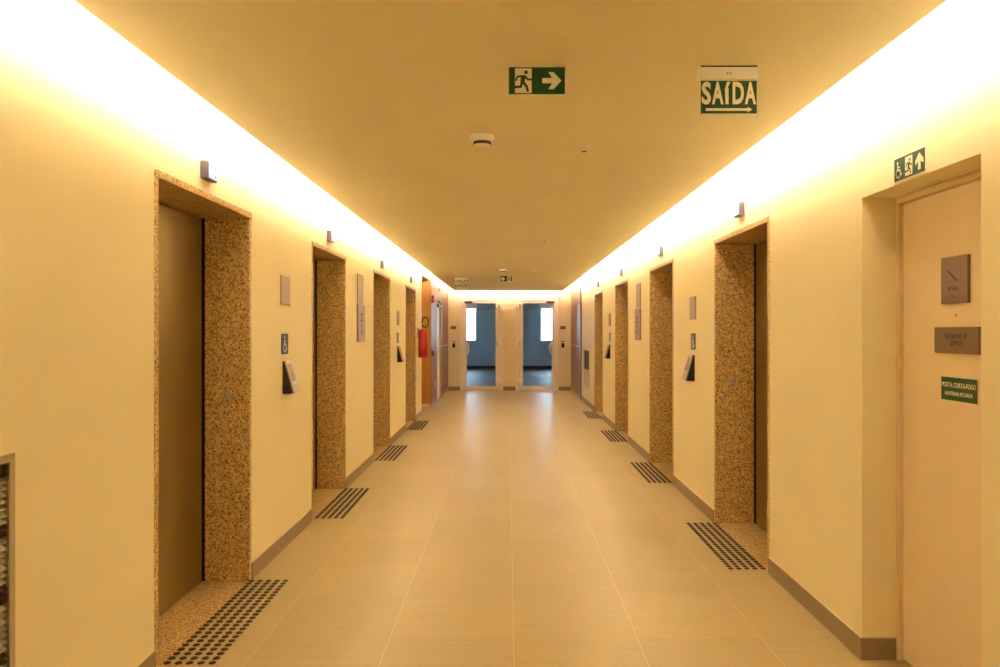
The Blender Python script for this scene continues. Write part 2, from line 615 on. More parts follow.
# ------------------------------------------------------------------ room beyond the glass doors
RY0, RY1, RX, RZ = Y1 + 0.16, 31.0, 3.2, 2.62
struct(MB().box(-RX - 0.2, RX + 0.2, Y1 + 0.02, RY1 + 0.3, -0.12, -0.001).build('floor_room', M['room_floor']))
struct(MB().box(-RX - 0.2, RX + 0.2, RY0, RY1 + 0.2, RZ, RZ + 0.1).build('ceiling_room', M['room_ceiling']))
struct(MB().box(-RX - 0.2, -RX, RY0, RY1 + 0.2, 0, RZ).build('wall_room_left', M['room_wall']))
struct(MB().box(RX, RX + 0.2, RY0, RY1 + 0.2, 0, RZ).build('wall_room_right', M['room_wall']))
wins = [(-2.75, -1.27), (1.27, 2.75)]
ZW0, ZW1 = 1.10, 2.45
struct(cells(grid([-RX, RX, *wins[0], *wins[1]]), [RY1, RY1 + 0.2], [0, ZW0, ZW1, RZ],
             lambda x, y, z: not (ZW0 < z < ZW1 and any(a < x < b for a, b in wins))).build('wall_room_far', M['room_wall']))
struct(MB().box(-RX, RX, RY1 - 0.015, RY1 - 0.0005, 0, 0.12).build('baseboard_room', mat('room_dark_skirting', (0.03, 0.035, 0.045), 0.5)))
for i, (a, b) in enumerate(wins):
    w = MB()
    w.box(a, b, RY1 + 0.02, RY1 + 0.07, ZW0, ZW0 + 0.05); w.box(a, b, RY1 + 0.02, RY1 + 0.07, ZW1 - 0.05, ZW1)
    for x in (a, (a + b) / 2 - 0.025, b - 0.05):
        w.box(x, x + 0.05, RY1 + 0.02, RY1 + 0.07, ZW0 + 0.05, ZW1 - 0.05)
    wo = struct(w.build('window_%d' % (i + 1), M['white']), 'daylit window of the room behind the glass door')
    MB().box(a + 0.03, b - 0.03, RY1 + 0.04, RY1 + 0.046, ZW0 + 0.03, ZW1 - 0.03).build('pane', M['glass'], wo)
    MB().box(a - 0.04, b + 0.04, RY1 - 0.09, RY1 + 0.02, ZW0 - 0.035, ZW0 - 0.001).build('sill', M['white'], wo)
struct(MB().box(-1.22, 1.22, RY1 - 0.35, RY1 - 0.002, 2.26, RZ - 0.002).build('ceiling_bulkhead', M['room_ceiling']))
# reflected glow and light streaks between the windows, built as white strips
bm_ = MB()
for s in (-1, 1):
    pts = []
    for k in range(9):
        t = k / 8
        pts.append((s * (0.42 + 0.84 * t), 2.26 - 0.07 * t * t if s < 0 else 2.26 + 0.08 * t * t - 0.04))
    prof = pts + [(p[0], p[1] + 0.085) for p in reversed(pts)]
    bm_.prism(prof, RY1 - 0.42, RY1 - 0.352, 'y')
struct(bm_.build('trim_7', M['glow_white']))
for k, x in enumerate((-0.98, 0.90)):
    struct(MB().box(x - 0.035, x + 0.035, RY1 - 0.06, RY1 - 0.0005, 1.30, 2.15).build('trim_%d' % (8 + k), M['glow_white'], bevel=0.01))  # white bars stand in for vertical light streaks


# ------------------------------------------------------------------ glazed end doors
def glass_door(name, x0, x1, hinge, label):
    """x0..x1 opening; hinge: 'hi' (hinges at larger x) or 'lo'"""
    y = Y1
    root = empty(name, ((x0 + x1) / 2, y, 0))
    struct(root, label)
    cx = (x0 + x1) / 2
    X0, X1 = x0 - cx, x1 - cx
    MB().prism([(X0 - 0.03, 0.0), (X0 - 0.03, ZD + 0.03), (X1 + 0.03, ZD + 0.03), (X1 + 0.03, 0.0), (X1 - 0.075, 0.0), (X1 - 0.075, ZD - 0.07), (X0 + 0.075, ZD - 0.07), (X0 + 0.075, 0.0)],
               -0.028, 0.10, 'y').build('door_frame', M['frame'], root, 0.004)
    MB().prism([(X0 - 0.055, ZD + 0.032), (X1 + 0.055, ZD + 0.032), (X1 + 0.055, ZD + 0.052), (X0 - 0.055, ZD + 0.052)], -0.045, -0.001, 'y').build('head_cap', M['frame'], root, 0.003)
    a, b = X0 + 0.079, X1 - 0.079
    sn, sw = 0.060, 0.085          # latch stile, hinge stile
    ga, gb = (a + sn, b - sw) if hinge == 'hi' else (a + sw, b - sn)
    z0, z1, t, bt = 0.010, ZD - 0.074, 0.055, 0.105
    leaf = cells(grid([a, ga, gb, b]), [-0.012, 0.030], grid([z0, z0 + bt, z1 - t, z1]),
                 lambda x, yy, z: not (ga < x < gb and z0 + bt < z < z1 - t)).build('door_leaf', M['frame'], root, 0.003)
    MB().box(ga - 0.008, gb + 0.008, 0.006, 0.012, z0 + bt - 0.008, z1 - t + 0.008).build('pane', M['glass'], leaf)
    hx = b - 0.035 if hinge == 'hi' else a + 0.035
    for z in (0.22, 1.20, 2.13):
        h = MB()
        h.lathe([(0.034, -0.055), (0.044, -0.042), (0.044, 0.042), (0.034, 0.055)], (hx + (0.03 if hinge == 'hi' else -0.03), -0.050, z))
        h.box(hx - 0.045, hx + 0.045, -0.030, -0.0121, z - 0.04, z + 0.04)
        h.build('hinge', M['white'], root, 0, True)
    lx = a + sn / 2 if hinge == 'hi' else b - sn / 2
    s = 1 if hinge == 'hi' else -1
    pull = []
    for k in range(13):
        tt = k / 12
        pull.append((lx + s * 0.095 * math.sin(PI * tt) ** 0.6, -0.012 - 0.055 * math.sin(PI * tt) ** 0.6, 0.90 + 0.32 * tt))
    MB().tube(pull, 0.017).build('pull_handle', M['white'], leaf, 0, True)
    MB().box(lx - 0.018, lx + 0.018, -0.022, -0.0121, 0.83, 1.24).build('lock_plate', M['white'], leaf, 0.004)
    k0, k1 = (a + 0.01, a + 0.20) if hinge == 'hi' else (b - 0.20, b - 0.01)
    MB().box(k0, k1, -0.060, -0.0121, z1 - 0.062, z1 - 0.012).build('door_closer', mat('bronze_closer', (0.18, 0.11, 0.05), 0.4, 0.5), root, 0.006)
    return root


glass_door('door_1', *DL, 'hi', 'white framed glass door in the end wall, below the two small exit signs')
glass_door('door_2', *DR, 'lo', 'white framed glass door in the end wall, nearer the far wall vent')

# ------------------------------------------------------------------ fire door in the recess
fd = struct(empty('door_3', (1.755, (YF0 + YF1) / 2, 0), 'R'), 'cream fire door with plaques in the wall recess')
hw = (YF1 - YF0) / 2
# local z = out of the recess (towards the lobby)
MB().prism([(-hw + G, 0.001), (-hw + G, 2.089), (hw - G, 2.089), (hw - G, 0.001), (hw - 0.020, 0.001), (hw - 0.020, 2.062), (-hw + 0.020, 2.062), (-hw + 0.020, 0.001)],
           -0.10, 0.0, 'z').build('door_frame', M['door'], fd, 0.004)
MB().box(-hw + 0.025, hw - 0.025, 0.014, 2.057, -0.065, -0.020).build('door_leaf', M['door'], fd, 0.003)
MB().box(-hw + 0.002, hw - 0.002, 0.0005, 0.010, -0.18, -0.11).build('painted_gap_shadow', M['void'], fd)  # dark strip painted as the shade in the gap under the leaf
MB().disc((0.0, 1.55), 0.006, -0.020, -0.016).build('peephole', M['alu'], fd)
X_FD = 1.775     # plane of the door leaf

# ------------------------------------------------------------------ cream door in the wood panels
cd = struct(empty('door_4', (WL, (YD0 + YD1) / 2, 0), 'L'), 'cream side door set in the brown laminate cladding')
hw4 = (YD1 - YD0) / 2
MB().prism([(-hw4 - 0.028, 0.0), (-hw4 - 0.028, 2.168), (hw4 + 0.028, 2.168), (hw4 + 0.028, 0.0), (hw4 - 0.001, 0.0), (hw4 - 0.001, 2.139), (-hw4 + 0.001, 2.139), (-hw4 + 0.001, 0.0)],
           0.001, 0.034, 'z').build('door_frame', M['grey'], cd, 0.004)
dl = MB().box(-hw4 + 0.01, hw4 - 0.01, 0.008, 2.13, -0.060, -0.012).build('door_leaf', M['frame'], cd, 0.003)
MB().tube([(-hw4 + 0.09, 1.05, -0.012), (-hw4 + 0.09, 1.05, 0.035), (-hw4 + 0.22, 1.05, 0.035)], 0.010).build('lever_handle', M['chrome'], dl, 0, True)
MB().box(-hw4 + 0.06, -hw4 + 0.12, 0.95, 1.12, -0.012, -0.005).build('lock_plate', M['chrome'], dl, 0.003)
MB().box(-0.05, 0.40, 2.02, 2.08, -0.011, 0.030).build('door_closer', M['black'], cd, 0.006)


# ------------------------------------------------------------------ elevators
def make_elevator(DEPTH):
    # DEPTH: wall face to door leaf
    r = empty('elevator_entrance')
    jt, lt = 0.036, 0.034
    for s in (-1, 1):
        MB().box(s * PW, s * (PW - jt), 0.001, PH - lt - 0.001, -DEPTH - 0.045, 0.003).build('jamb', M['granite'], r, 0.002)
    MB().box(-PW, PW, PH - lt, PH, -DEPTH - 0.045, 0.007).build('lintel', M['granite'], r, 0.002)
    MB().box(-PW + jt + 0.0005, PW - jt - 0.0005, 0.0003, 0.0012, -DEPTH + 0.001, 0.003).build('threshold', M['granite_floor'], r)
    iw = PW - jt
    for s in (-1, 1):
        MB().box(s * 0.002, s * (iw - 0.034), 0.010, PH - lt - 0.012, -DEPTH - 0.035, -DEPTH).build('door_leaf', M['steel'], r, 0.002)
    for s in (-1, 1):
        MB().box(s * (iw - 0.002), s * (iw - 0.0003), 0.002, PH - lt - 0.003, -DEPTH - 0.036, -DEPTH + 0.005).build('leaf_gap_shade', M['void'], r)  # dark strip on the jamb, painted as shade in the leaf gap
    MB().box(-iw + 0.001, iw - 0.001, 0.001, PH - lt - 0.002, -DEPTH - 0.044, -DEPTH - 0.036).build('shaft_shade_sheet', M['void'], r)  # black sheet gives the seams the darkness of the unlit shaft
    # engraved floor plate with raised dots on each jamb
    for s in (-1, 1):
        x = s * (iw - 0.0015)
        p = MB().box(x, s * iw, 1.055, 1.125, -0.155, -0.110).build('floor_plate', M['alu'], r)
        d = MB()
        for (yy, zz) in ((1.11, -0.145), (1.098, -0.145), (1.098, -0.135), (1.074, -0.128), (1.074, -0.138), (1.066, -0.128)):
            d.box(x - s * 0.0015, x, yy - 0.003, yy + 0.003, zz - 0.003, zz + 0.003)
        d.build('braille_dot', M['ink'], p)
    return r


lift_labels_L = [
    'granite framed elevator doorway beside the large louvred vent, most of one steel leaf showing',
    'granite framed elevator doorway between a wheelchair sign and the tall double plaques, left wall',
    'granite framed elevator doorway just past the tall double plaques on the left wall',
    'granite framed elevator doorway closest to the red fire extinguisher',
]
lift_labels_R = [
    'granite framed elevator doorway nearest the fire door recess, a sliver of steel leaf showing',
    'granite framed elevator doorway between a wheelchair sign and the tall double plaques, right wall',
    'granite framed elevator doorway just past the tall double plaques on the right wall',
    'granite framed elevator doorway closest to the small far wall vent',
]
for c, l in zip(PORT_L, lift_labels_L):
    instance('lift_l', lambda: make_elevator(0.268), (WL, c, 0), 'L', l, 'elevator door', 'granite elevator entrances')
for c, l in zip(PORT_R, lift_labels_R):
    instance('lift_r', lambda: make_elevator(0.300), (WR, c, 0), 'R', l, 'elevator door', 'granite elevator entrances')


def make_indicator():
    r = empty('floor_indicator')
    MB().box(-0.07, 0.07, 0.0, 0.092, -0.001, 0.036).build('housing', M['purple_grey'], r, 0.006)
    s = MB().box(-0.052, 0.064, 0.008, 0.086, 0.0362, 0.040).build('display', M['display'], r, 0.001)
    MB().prism([(0.020, 0.066), (0.040, 0.066), (0.030, 0.078)], 0.0401, 0.0408).build('up_arrow', M['mark'], s)
    MB().prism([(0.020, 0.028), (0.030, 0.016), (0.040, 0.028)], 0.0401, 0.0408).build('down_arrow', M['mark'], s)
    return r


wh = ['over the elevator doorway beside the large louvred vent', 'over the second elevator doorway of the left wall', 'over the third elevator doorway of the left wall', 'over the elevator doorway closest to the fire extinguisher']
for c, l in zip(PORT_L, wh):
    instance('ind', make_indicator, (WL, c - 0.065, 2.252), 'L', 'small lit floor indicator box ' + l, 'indicator', 'lit floor indicators')
wh = ['over the elevator doorway nearest the fire door recess', 'over the second elevator doorway of the right wall', 'over the third elevator doorway of the right wall', 'over the elevator doorway closest to the far vent']
for c, l in zip(PORT_R, wh):
    instance('ind', make_indicator, (WR, c - 0.065, 2.275), 'R', 'small lit floor indicator box ' + l, 'indicator', 'lit floor indicators')


# ------------------------------------------------------------------ tactile strips on the floor
stud_me = MB().lathe([(0.0165, 0.0), (0.0165, 0.0015), (0.012, 0.0045)], n=16).mesh('stud', M['stud'])
NR, NC, SP = 24, 5, 0.0495


def make_strip_full(sign_near=1):
    r = empty('tactile_strip')
    rest = MB()
    for i in range(NR):
        for j in range(NC):
            x, y = (j - (NC - 1) / 2) * 0.0505, (i - (NR - 1) / 2) * SP
            if i < 20:
                o = bpy.data.objects.new('stud', stud_me)
                COL.objects.link(o)
                o.parent = r
                o.location = (x, y, 0.0013)
            else:
                rest.lathe([(0.0165, 0.0013), (0.0165, 0.0028), (0.012, 0.0058)], (x, y, 0), n=16)
    o = rest.build('stud', M['stud'], r)
    o['kind'] = 'stuff'
    return r


def make_strip_far():
    mb = MB()
    for i in range(NR):
        for j in range(NC):
            mb.lathe([(0.0165, 0.0013), (0.0165, 0.0028), (0.012, 0.0058)], ((j - (NC - 1) / 2) * 0.0505, (i - (NR - 1) / 2) * SP, 0), n=10)
    return mb.build('tactile_strip', M['stud'])


XL_, XR_ = WL + 0.0145 + 0.101, WR - 0.008 - 0.101
strip = 'dark stud warning strip before '
stl = ['the elevator doorway by the large louvred vent', 'the second elevator doorway of the left wall', 'the third elevator doorway of the left wall', 'the elevator doorway closest to the fire extinguisher']
strr = ['the elevator doorway nearest the fire door recess', 'the second elevator doorway of the right wall', 'the third elevator doorway of the right wall', 'the elevator doorway closest to the far vent']
for k in range(4):
    for X, P_, lab in ((XL_, PORT_L, stl), (XR_, PORT_R, strr)):
        instance('strip_full' if k < 2 else 'strip_far', make_strip_full if k < 2 else make_strip_far, (X, P_[k] + 0.03, 0), None,
                 strip + lab[k], 'tactile strip', 'tactile warning strips')


# ------------------------------------------------------------------ wall plaques and call panels
def wheelchair(mb, cx, cy, s, a0, a1):
    """wheelchair user symbol, about s tall, centre (cx, cy)"""
    p = lambda x, y: (cx + x * s, cy + y * s)
    mb.disc(p(-0.10, 0.42), 0.085 * s, a0, a1, n=16)
    mb.stroke([p(-0.09, 0.28), p(-0.07, -0.02), p(0.16, -0.02), p(0.28, -0.32), p(0.38, -0.28)], 0.10 * s, a0, a1)
    mb.stroke([p(-0.07, 0.16), p(0.13, 0.16)], 0.07 * s, a0, a1)
    arc = [p(-0.02 + 0.26 * math.cos(t), -0.20 + 0.26 * math.sin(t)) for t in [2.1 + k * (6.0 - 2.1) / 14 for k in range(15)]]
    mb.stroke(arc, 0.075 * s, a0, a1)
    return mb


def running_man(mb, cx, cy, s, a0, a1, flip=1):
    p = lambda x, y: (cx + flip * x * s, cy + y * s)
    mb.disc(p(0.16, 0.38), 0.085 * s, a0, a1, n=16)
    mb.prism([p(-0.06, 0.24), p(0.14, 0.24), p(0.10, -0.06), p(-0.10, -0.06)][::flip], a0, a1)
    mb.stroke([p(0.10, 0.21), p(0.24, 0.05), p(0.40, 0.05)], 0.085 * s, a0, a1)
    mb.stroke([p(-0.04, 0.20), p(-0.22, 0.18), p(-0.30, 0.02)], 0.085 * s, a0, a1)
    mb.stroke([p(0.02, -0.06), p(0.18, -0.26), p(0.24, -0.46)], 0.11 * s, a0, a1)
    mb.stroke([p(-0.02, -0.06), p(-0.08, -0.28), p(-0.42, -0.30)], 0.11 * s, a0, a1)
    return mb


def make_plaque():
    r = empty('wall_plaque')
    MB().box(-0.098, 0.098, 0, 0.197, -0.001, 0.010).build('plate', M['wall_plate'], r, 0.0015)
    t = MB()
    t.disc((0.02, 0.158), 0.014, 0.0101, 0.0106)
    for y, w in ((0.120, 0.07), (0.098, 0.06), (0.074, 0.06)):
        t.box(-w, w, y, y + 0.004, 0.0101, 0.0106)
    t.build('engraving', M['grey'], r)
    return r


def make_blue_sign():
    r = empty('wheelchair_sign')
    MB().box(-0.076, 0.076, 0, 0.140, -0.001, 0.004).build('plate', M['blue'], r, 0.001)
    wheelchair(MB(), 0.0, 0.070, 0.115, 0.0041, 0.0047).build('wheelchair_symbol', M['white'], r)
    return r


def make_call_panel():
    r = empty('call_panel')
    # side profile (height, out)
    MB().prism([(0.0, -0.001), (0.0, 0.060), (0.012, 0.070), (0.222, 0.010), (0.222, -0.001)], -0.060, 0.060, 'x').build('housing', M['black'], r, 0.002)
    def slab(h0, h1, o, t, x0, x1):
        f = lambda h: 0.073 - (h - 0.004) * (0.060 / 0.212) + o
        return MB().prism([(h0, f(h0)), (h1, f(h1)), (h1 + t * 0.28, f(h1) + t), (h0 + t * 0.28, f(h0) + t)], x0, x1, 'x')
    fp = slab(0.000, 0.222, 0.0, 0.012, -0.066, 0.066).build('faceplate', M['chrome'], r, 0.002)
    slab(0.085, 0.205, 0.0122, 0.0012, -0.050, 0.050).build('touch_screen', M['plate'], fp)
    slab(0.012, 0.062, 0.0122, 0.0012, -0.058, 0.058).build('key_field', M['grey'], fp)
    return r


def make_round_sign():
    """tall pair: slim directory plate above, larger floor plate below - this is the lower one"""
    r = empty('floor_plaque')
    MB().box(-0.185, 0.185, 0, 0.385, -0.001, 0.018).build('plate', M['wall_plate'], r, 0.002)
    t = MB()
    t.stroke([(-0.05, 0.285), (0.045, 0.285), (-0.02, 0.245), (0.045, 0.215), (-0.05, 0.215)], 0.016, 0.0181, 0.0187)
    t.prism([(-0.035, 0.160), (0.035, 0.160), (0.0, 0.195)], 0.0181, 0.0187)
    t.stroke([(0.045 * math.cos(a), 0.105 + 0.022 * math.sin(a)) for a in [2 * PI * k / 12 for k in range(13)]], 0.012, 0.0181, 0.0187)
    t.build('engraving', M['ink'], r)
    return r


def make_directory():
    r = empty('directory_plaque')
    MB().box(-0.150, 0.150, 0, 0.305, -0.001, 0.010).build('plate', M['wall_plate'], r, 0.002)
    t = MB()
    t.disc((0.0, 0.245), 0.016, 0.0101, 0.0106)
    for y, w in ((0.19, 0.09), (0.165, 0.07), (0.14, 0.08)):
        t.box(-w, w, y, y + 0.004, 0.0101, 0.0106)
    t.build('engraving', M['grey'], r)
    return r


pre = [('L', WL, 5.335, 1.672, 'beside the elevator doorway by the large louvred vent'), ('R', WR, 6.71, 1.590, 'beside the elevator doorway nearest the fire door recess'),
       ('L', WL, 10.79, 1.575, 'past the third elevator doorway of the left wall'), ('R', WR, 12.23, 1.575, 'past the third elevator doorway of the right wall')]
for side, X, y, zp, lab in pre:
    instance('plaque', make_plaque, (X, y, zp), side, 'square brushed metal wall plaque ' + lab, 'plaque', 'square metal plaques')
    instance('blue', make_blue_sign, (X, y + 0.0, 1.330), side, 'blue wheelchair sign above the call panel ' + lab, 'sign', 'wheelchair signs')
    instance('call', make_call_panel, (X, y + 0.015, 1.060), side, 'sloping black and silver elevator call panel ' + lab, 'call panel', 'elevator call panels')
for side, X, y, lab in (('L', WL, 8.06, 'left wall'), ('R', WR, 9.54, 'right wall')):
    instance('dir', make_directory, (X, y - 0.02, 1.772), side, f'upper slim metal directory plaque of the tall pair, {lab}', 'plaque', 'upper directory plaques')
    instance('flr', make_round_sign, (X, y, 1.380), side, f'lower large metal plaque of the tall pair with engraved marks, {lab}', 'plaque', 'lower floor plaques')

# ------------------------------------------------------------------ plaques on the fire door
es = tag(empty('stair_plaque', (X_FD, 3.068, 1.597), 'R'), 'square metal plaque with a stair line and ESCADA on the fire door', 'plaque')
MB().box(-0.091, 0.091, 0, 0.186, -0.001, 0.012).build('plate', M['plate'], es, 0.0015)
MB().stroke([(-0.042, 0.130), (0.020, 0.090)], 0.007, 0.0121, 0.0127).build('stair_line', M['ink'], es)
MB().text('ESCADA', -0.040, 0.028, 0.052, 0.067, 0.0121, 0.0127, 0.012).build('lettering', M['ink'], es)
bd = MB()
for x, y in ((-0.012, 0.030), (-0.004, 0.030), (-0.008, 0.024), (0.004, 0.027), (0.010, 0.024)):
    bd.disc((x, y), 0.002, 0.0121, 0.0132, n=8)
bd.build('braille_dot', M['ink'], es)

sv = tag(empty('service_plaque', (X_FD, 3.058, 1.399), 'R'), 'wide metal plaque lettered ELEVADOR DE SERVIÇO on the fire door', 'plaque')
MB().box(-0.150, 0.150, 0, 0.104, -0.001, 0.012).build('plate', M['plate'], sv, 0.0015)
MB().text('ELEVADOR DE', -0.070, 0.078, 0.058, 0.078, 0.0121, 0.0127, 0.012).text('SERVIÇO', -0.035, 0.048, 0.025, 0.051, 0.0121, 0.0127, 0.012).build('lettering', M['ink'], sv)
bd = MB()
for x, y in ((0.0, 0.016), (0.006, 0.016), (0.012, 0.016), (0.006, 0.011)):
    bd.disc((x, y), 0.0018, 0.0121, 0.013, n=8)
bd.build('braille_dot', M['ink'], sv)

fs = tag(empty('fire_door_sign', (X_FD, 3.05, 1.206), 'R'), 'green PORTA CORTA-FOGO notice on the fire door', 'sign')
MB().box(-0.126, 0.126, 0, 0.100, -0.001, 0.003).build('plate', M['lum'], fs)
MB().box(-0.122, 0.122, 0.004, 0.096, 0.0031, 0.0036).build('green_field', M['green'], fs)
MB().text('PORTA CORTA-FOGO', -0.114, 0.114, 0.056, 0.076, 0.0037, 0.0043, 0.012).text('MANTENHA FECHADA', -0.094, 0.094, 0.024, 0.040, 0.0037, 0.0043, 0.012).build('lettering', M['lum'], fs)


def arrow_pts(cx, cy, s, ang):
    base = [(-0.46, 0.13), (0.02, 0.13), (-0.16, 0.42), (0.10, 0.42), (0.48, 0.0), (0.10, -0.42), (-0.16, -0.42), (0.02, -0.13), (-0.46, -0.13)]
    c, sn = math.cos(ang), math.sin(ang)
    return [(cx + s * (x * c - y * sn), cy + s * (x * sn + y * c)) for x, y in base]


# accessible exit sign over the fire door
ax = tag(empty('accessible_exit_sign', (WR, 3.09, 2.098), 'R'), 'green sign with wheelchair, running figure and up arrow above the fire door recess', 'sign')
MB().box(-0.122, 0.122, 0, 0.100, -0.001, 0.004).build('plate', M['lum'], ax)
MB().box(-0.118, 0.118, 0.004, 0.096, 0.0041, 0.0046).build('green_field', M['green'], ax)
wheelchair(MB(), -0.083, 0.048, 0.068, 0.0047, 0.0053).build('wheelchair_symbol', M['lum'], ax)
dp = MB().box(-0.030, 0.026, 0.012, 0.088, 0.0047, 0.0053).build('doorway_field', M['lum'], ax)
running_man(MB(), -0.002, 0.048, 0.062, 0.0054, 0.0060).build('running_figure', M['green'], dp)
MB().prism(arrow_pts(0.078, 0.05, 0.070, PI / 2), 0.0047, 0.0053).build('arrow', M['lum'], ax)


# ------------------------------------------------------------------ signs hanging from the ceiling
def exit_sign(loc, flip, label):
    r = tag(empty('exit_sign', loc, 'E'), label, 'sign', 'green running figure exit signs')
    W, H = 0.111, 0.113
    MB().box(-W, W, -H, 0.0005, -0.004, 0.004).build('plate', M['lum'], r)
    MB().box(-W + 0.004, W - 0.004, -H + 0.005, -0.005, 0.0041, 0.0048).build('green_field', M['green'], r)
    c = -0.052 * flip
    dp = MB().box(c - 0.032, c + 0.032, -H + 0.009, -0.010, 0.0049, 0.0055).build('doorway_field', M['lum'], r)
    running_man(MB(), c - 0.003 * flip, -H / 2, 0.084, 0.0056, 0.0062, flip).build('running_figure', M['green'], dp)
    MB().prism(arrow_pts(0.056 * flip, -H / 2, 0.078, 0 if flip > 0 else PI), 0.0049, 0.0055).build('arrow', M['lum'], r)
    return r


exit_sign((0.109, 2.965, ZC), 1, 'green exit sign with running figure and arrow pointing right, hanging near the large smoke detector')
exit_sign((-0.04, 14.1, ZC), -1, 'small distant green exit sign with arrow pointing left, hanging before the glass doors')


def make_saida():
    r = empty('saida_sign')
    MB().box(-0.112, 0.112, -0.050, 0.0005, -0.045, 0.0).build('light_housing', M['white'], r, 0.003)
    MB().box(-0.108, 0.108, -0.005, 0.0003, 0.0001, 0.002).build('painted_shadow_gap', M['void'], r)  # dark strip on the housing stands in for a shade line
    for x in (-0.006, 0.006):
        MB().disc((x, -0.029), 0.003, 0.0, 0.0012, n=10).build('indicator_lamp', M['ink'], r)
    MB().box(-0.111, 0.111, -0.186, -0.053, -0.008, -0.003).build('plate', M['lum'], r)
    MB().box(-0.107, 0.107, -0.182, -0.057, -0.0029, -0.0022).build('green_field', M['green'], r)
    MB().text('S', -0.104, -0.068, -0.148, -0.061, -0.0021, -0.0014, 0.035).text('A', -0.065, -0.020, -0.147, -0.061, -0.0021, -0.0014, 0.035).text(
        'í', -0.015, 0.0065, -0.147, -0.061, -0.0021, -0.0014, 0.035).text('D', 0.014, 0.058, -0.147, -0.061, -0.0021, -0.0014, 0.035).text('A', 0.061, 0.104, -0.147, -0.061, -0.0021, -0.0014, 0.035).build('lettering', M['lum'], r)
    a = MB().box(-0.088, 0.075, -0.172, -0.162, -0.0021, -0.0014)
    a.prism([(0.072, -0.178), (0.072, -0.156), (0.089, -0.167)], -0.0021, -0.0014).build('arrow', M['lum'], r)
    return r


instance('saida', make_saida, (0.842, 2.958, ZC), 'E', 'large green SAÍDA exit sign under a white housing on the ceiling', 'sign', 'SAÍDA exit signs')
instance('saida', make_saida, (-0.88, 14.4, ZC), 'E', 'tiny distant green SAÍDA exit sign near the side passage', 'sign', 'SAÍDA exit signs')


def make_detector():
    r = empty('smoke_detector')
    MB().lathe([(0.062, 0.0005), (0.062, -0.012), (0.060, -0.022), (0.052, -0.032)], n=32).build('base', M['white'], r, 0, True)
    MB().lathe([(0.046, -0.0321), (0.046, -0.047)], n=32).build('sensor_slots', M['ink'], r, 0, True)
    MB().lathe([(0.043, -0.0471), (0.040, -0.052), (0.020, -0.055)], n=32).build('cap', M['white'], r, 0, True)
    return r


instance('det', make_detector, (-0.136, 4.02, ZC), None, 'round white smoke detector on the ceiling near the hanging exit sign', 'smoke detector', 'smoke detectors')
instance('det', make_detector, (-0.09, 12.6, ZC), None, 'tiny distant round smoke detector on the ceiling near the glass doors', 'smoke detector', 'smoke detectors')


def make_sprinkler():
    r = empty('ceiling_sprinkler')
    MB().lathe([(0.034, 0.0005), (0.032, -0.006), (0.014, -0.008)], n=24).build('flange', M['white'], r, 0, True)
    b = MB()
    b.lathe([(0.009, -0.0081), (0.007, -0.016)], n=12)
    b.tube([(-0.008, 0, -0.014), (-0.012, 0, -0.026), (-0.004, 0, -0.038)], 0.002)
    b.tube([(0.008, 0, -0.014), (0.012, 0, -0.026), (0.004, 0, -0.038)], 0.002)
    b.build('body', M['chrome'], r, 0, True)
    MB().lathe([(0.014, -0.0382), (0.014, -0.041)], n=20).build('deflector', M['ink'], r)
    return r


for x, y, lab in ((0.41, 4.2, 'small ceiling sprinkler right of the large smoke detector'), (0.395, 8.46, 'tiny ceiling sprinkler halfway down the lobby'), (0.43, 12.8, 'tiny ceiling sprinkler beside the distant smoke detector')):
    instance('spr', make_sprinkler, (x, y, ZC), None, lab, 'sprinkler', 'ceiling sprinklers')


# ------------------------------------------------------------------ vents
def vent(name, X, ya, yb, z0, z1, side, filters, label, pitch, frame_mat, dark):
    yc = (ya + yb) / 2
    r = tag(empty(name, (X, yc, z0), side), label, 'vent')
    w, H, f = (yb - ya) / 2 - 0.001, z1 - z0, 0.022
    MB().prism([(-w, 0.001), (w, 0.001), (w, H - 0.001), (-w, H - 0.001)], -0.12, -0.115).build('backing', M['void'], r)
    for a, b in filters:
        MB().box(-w + f, w - f, a, b, -0.112, -0.075).build('filter', M['filter'], r, 0.004)
    cells(grid([-w - 0.005, -w + f, w - f, w + 0.005]), grid([-0.005, f, H - f, H + 0.005]), [0.0005, 0.010],
          lambda x, y, z: not (-w + f < x < w - f and f < y < H - f)).build('frame', frame_mat, r, 0.002)
    n = int((H - 2 * f) / pitch)
    dm = MB().prism([(0.0, -0.026), (0.004, -0.026), (-0.008, -0.002), (-0.012, -0.002)], -w + f - 0.005, w - f + 0.005, 'x').mesh('slat', mat('shade_painted_slat', (0.11, 0.06, 0.035), 0.4))  # dark slat copy: unlit faces and reflection put into its colour
    sm = MB().prism([(0.0, -0.026), (0.004, -0.026), (-0.008, -0.002), (-0.012, -0.002)], -w + f - 0.005, w - f + 0.005, 'x').mesh('slat', M['slat'])
    for i in range(n):
        o = bpy.data.objects.new('slat', dm if any(a < (i + 0.6) * pitch + f < b for a, b in dark) else sm)
        COL.objects.link(o)
        o.parent = r
        o.location = (0, f + (i + 0.6) * pitch, 0)
    return r


vent('louvred_vent', WL, 1.15, 2.405, 0.30, 1.105, 'L', [], 'large louvred wall vent with pale slats cut by the photo edge', 0.0205, M['alu'], [(0.735, 0.80), (0.555, 0.590), (0.36, 0.41), (0.17, 0.21)])
vent('louvred_vent', WR, 15.30, 16.50, 0.32, 1.12, 'R', [], 'small distant wall vent, dark above and pale below, past the last elevator doorway', 0.026, M['slat'], [(0.40, 0.9)])

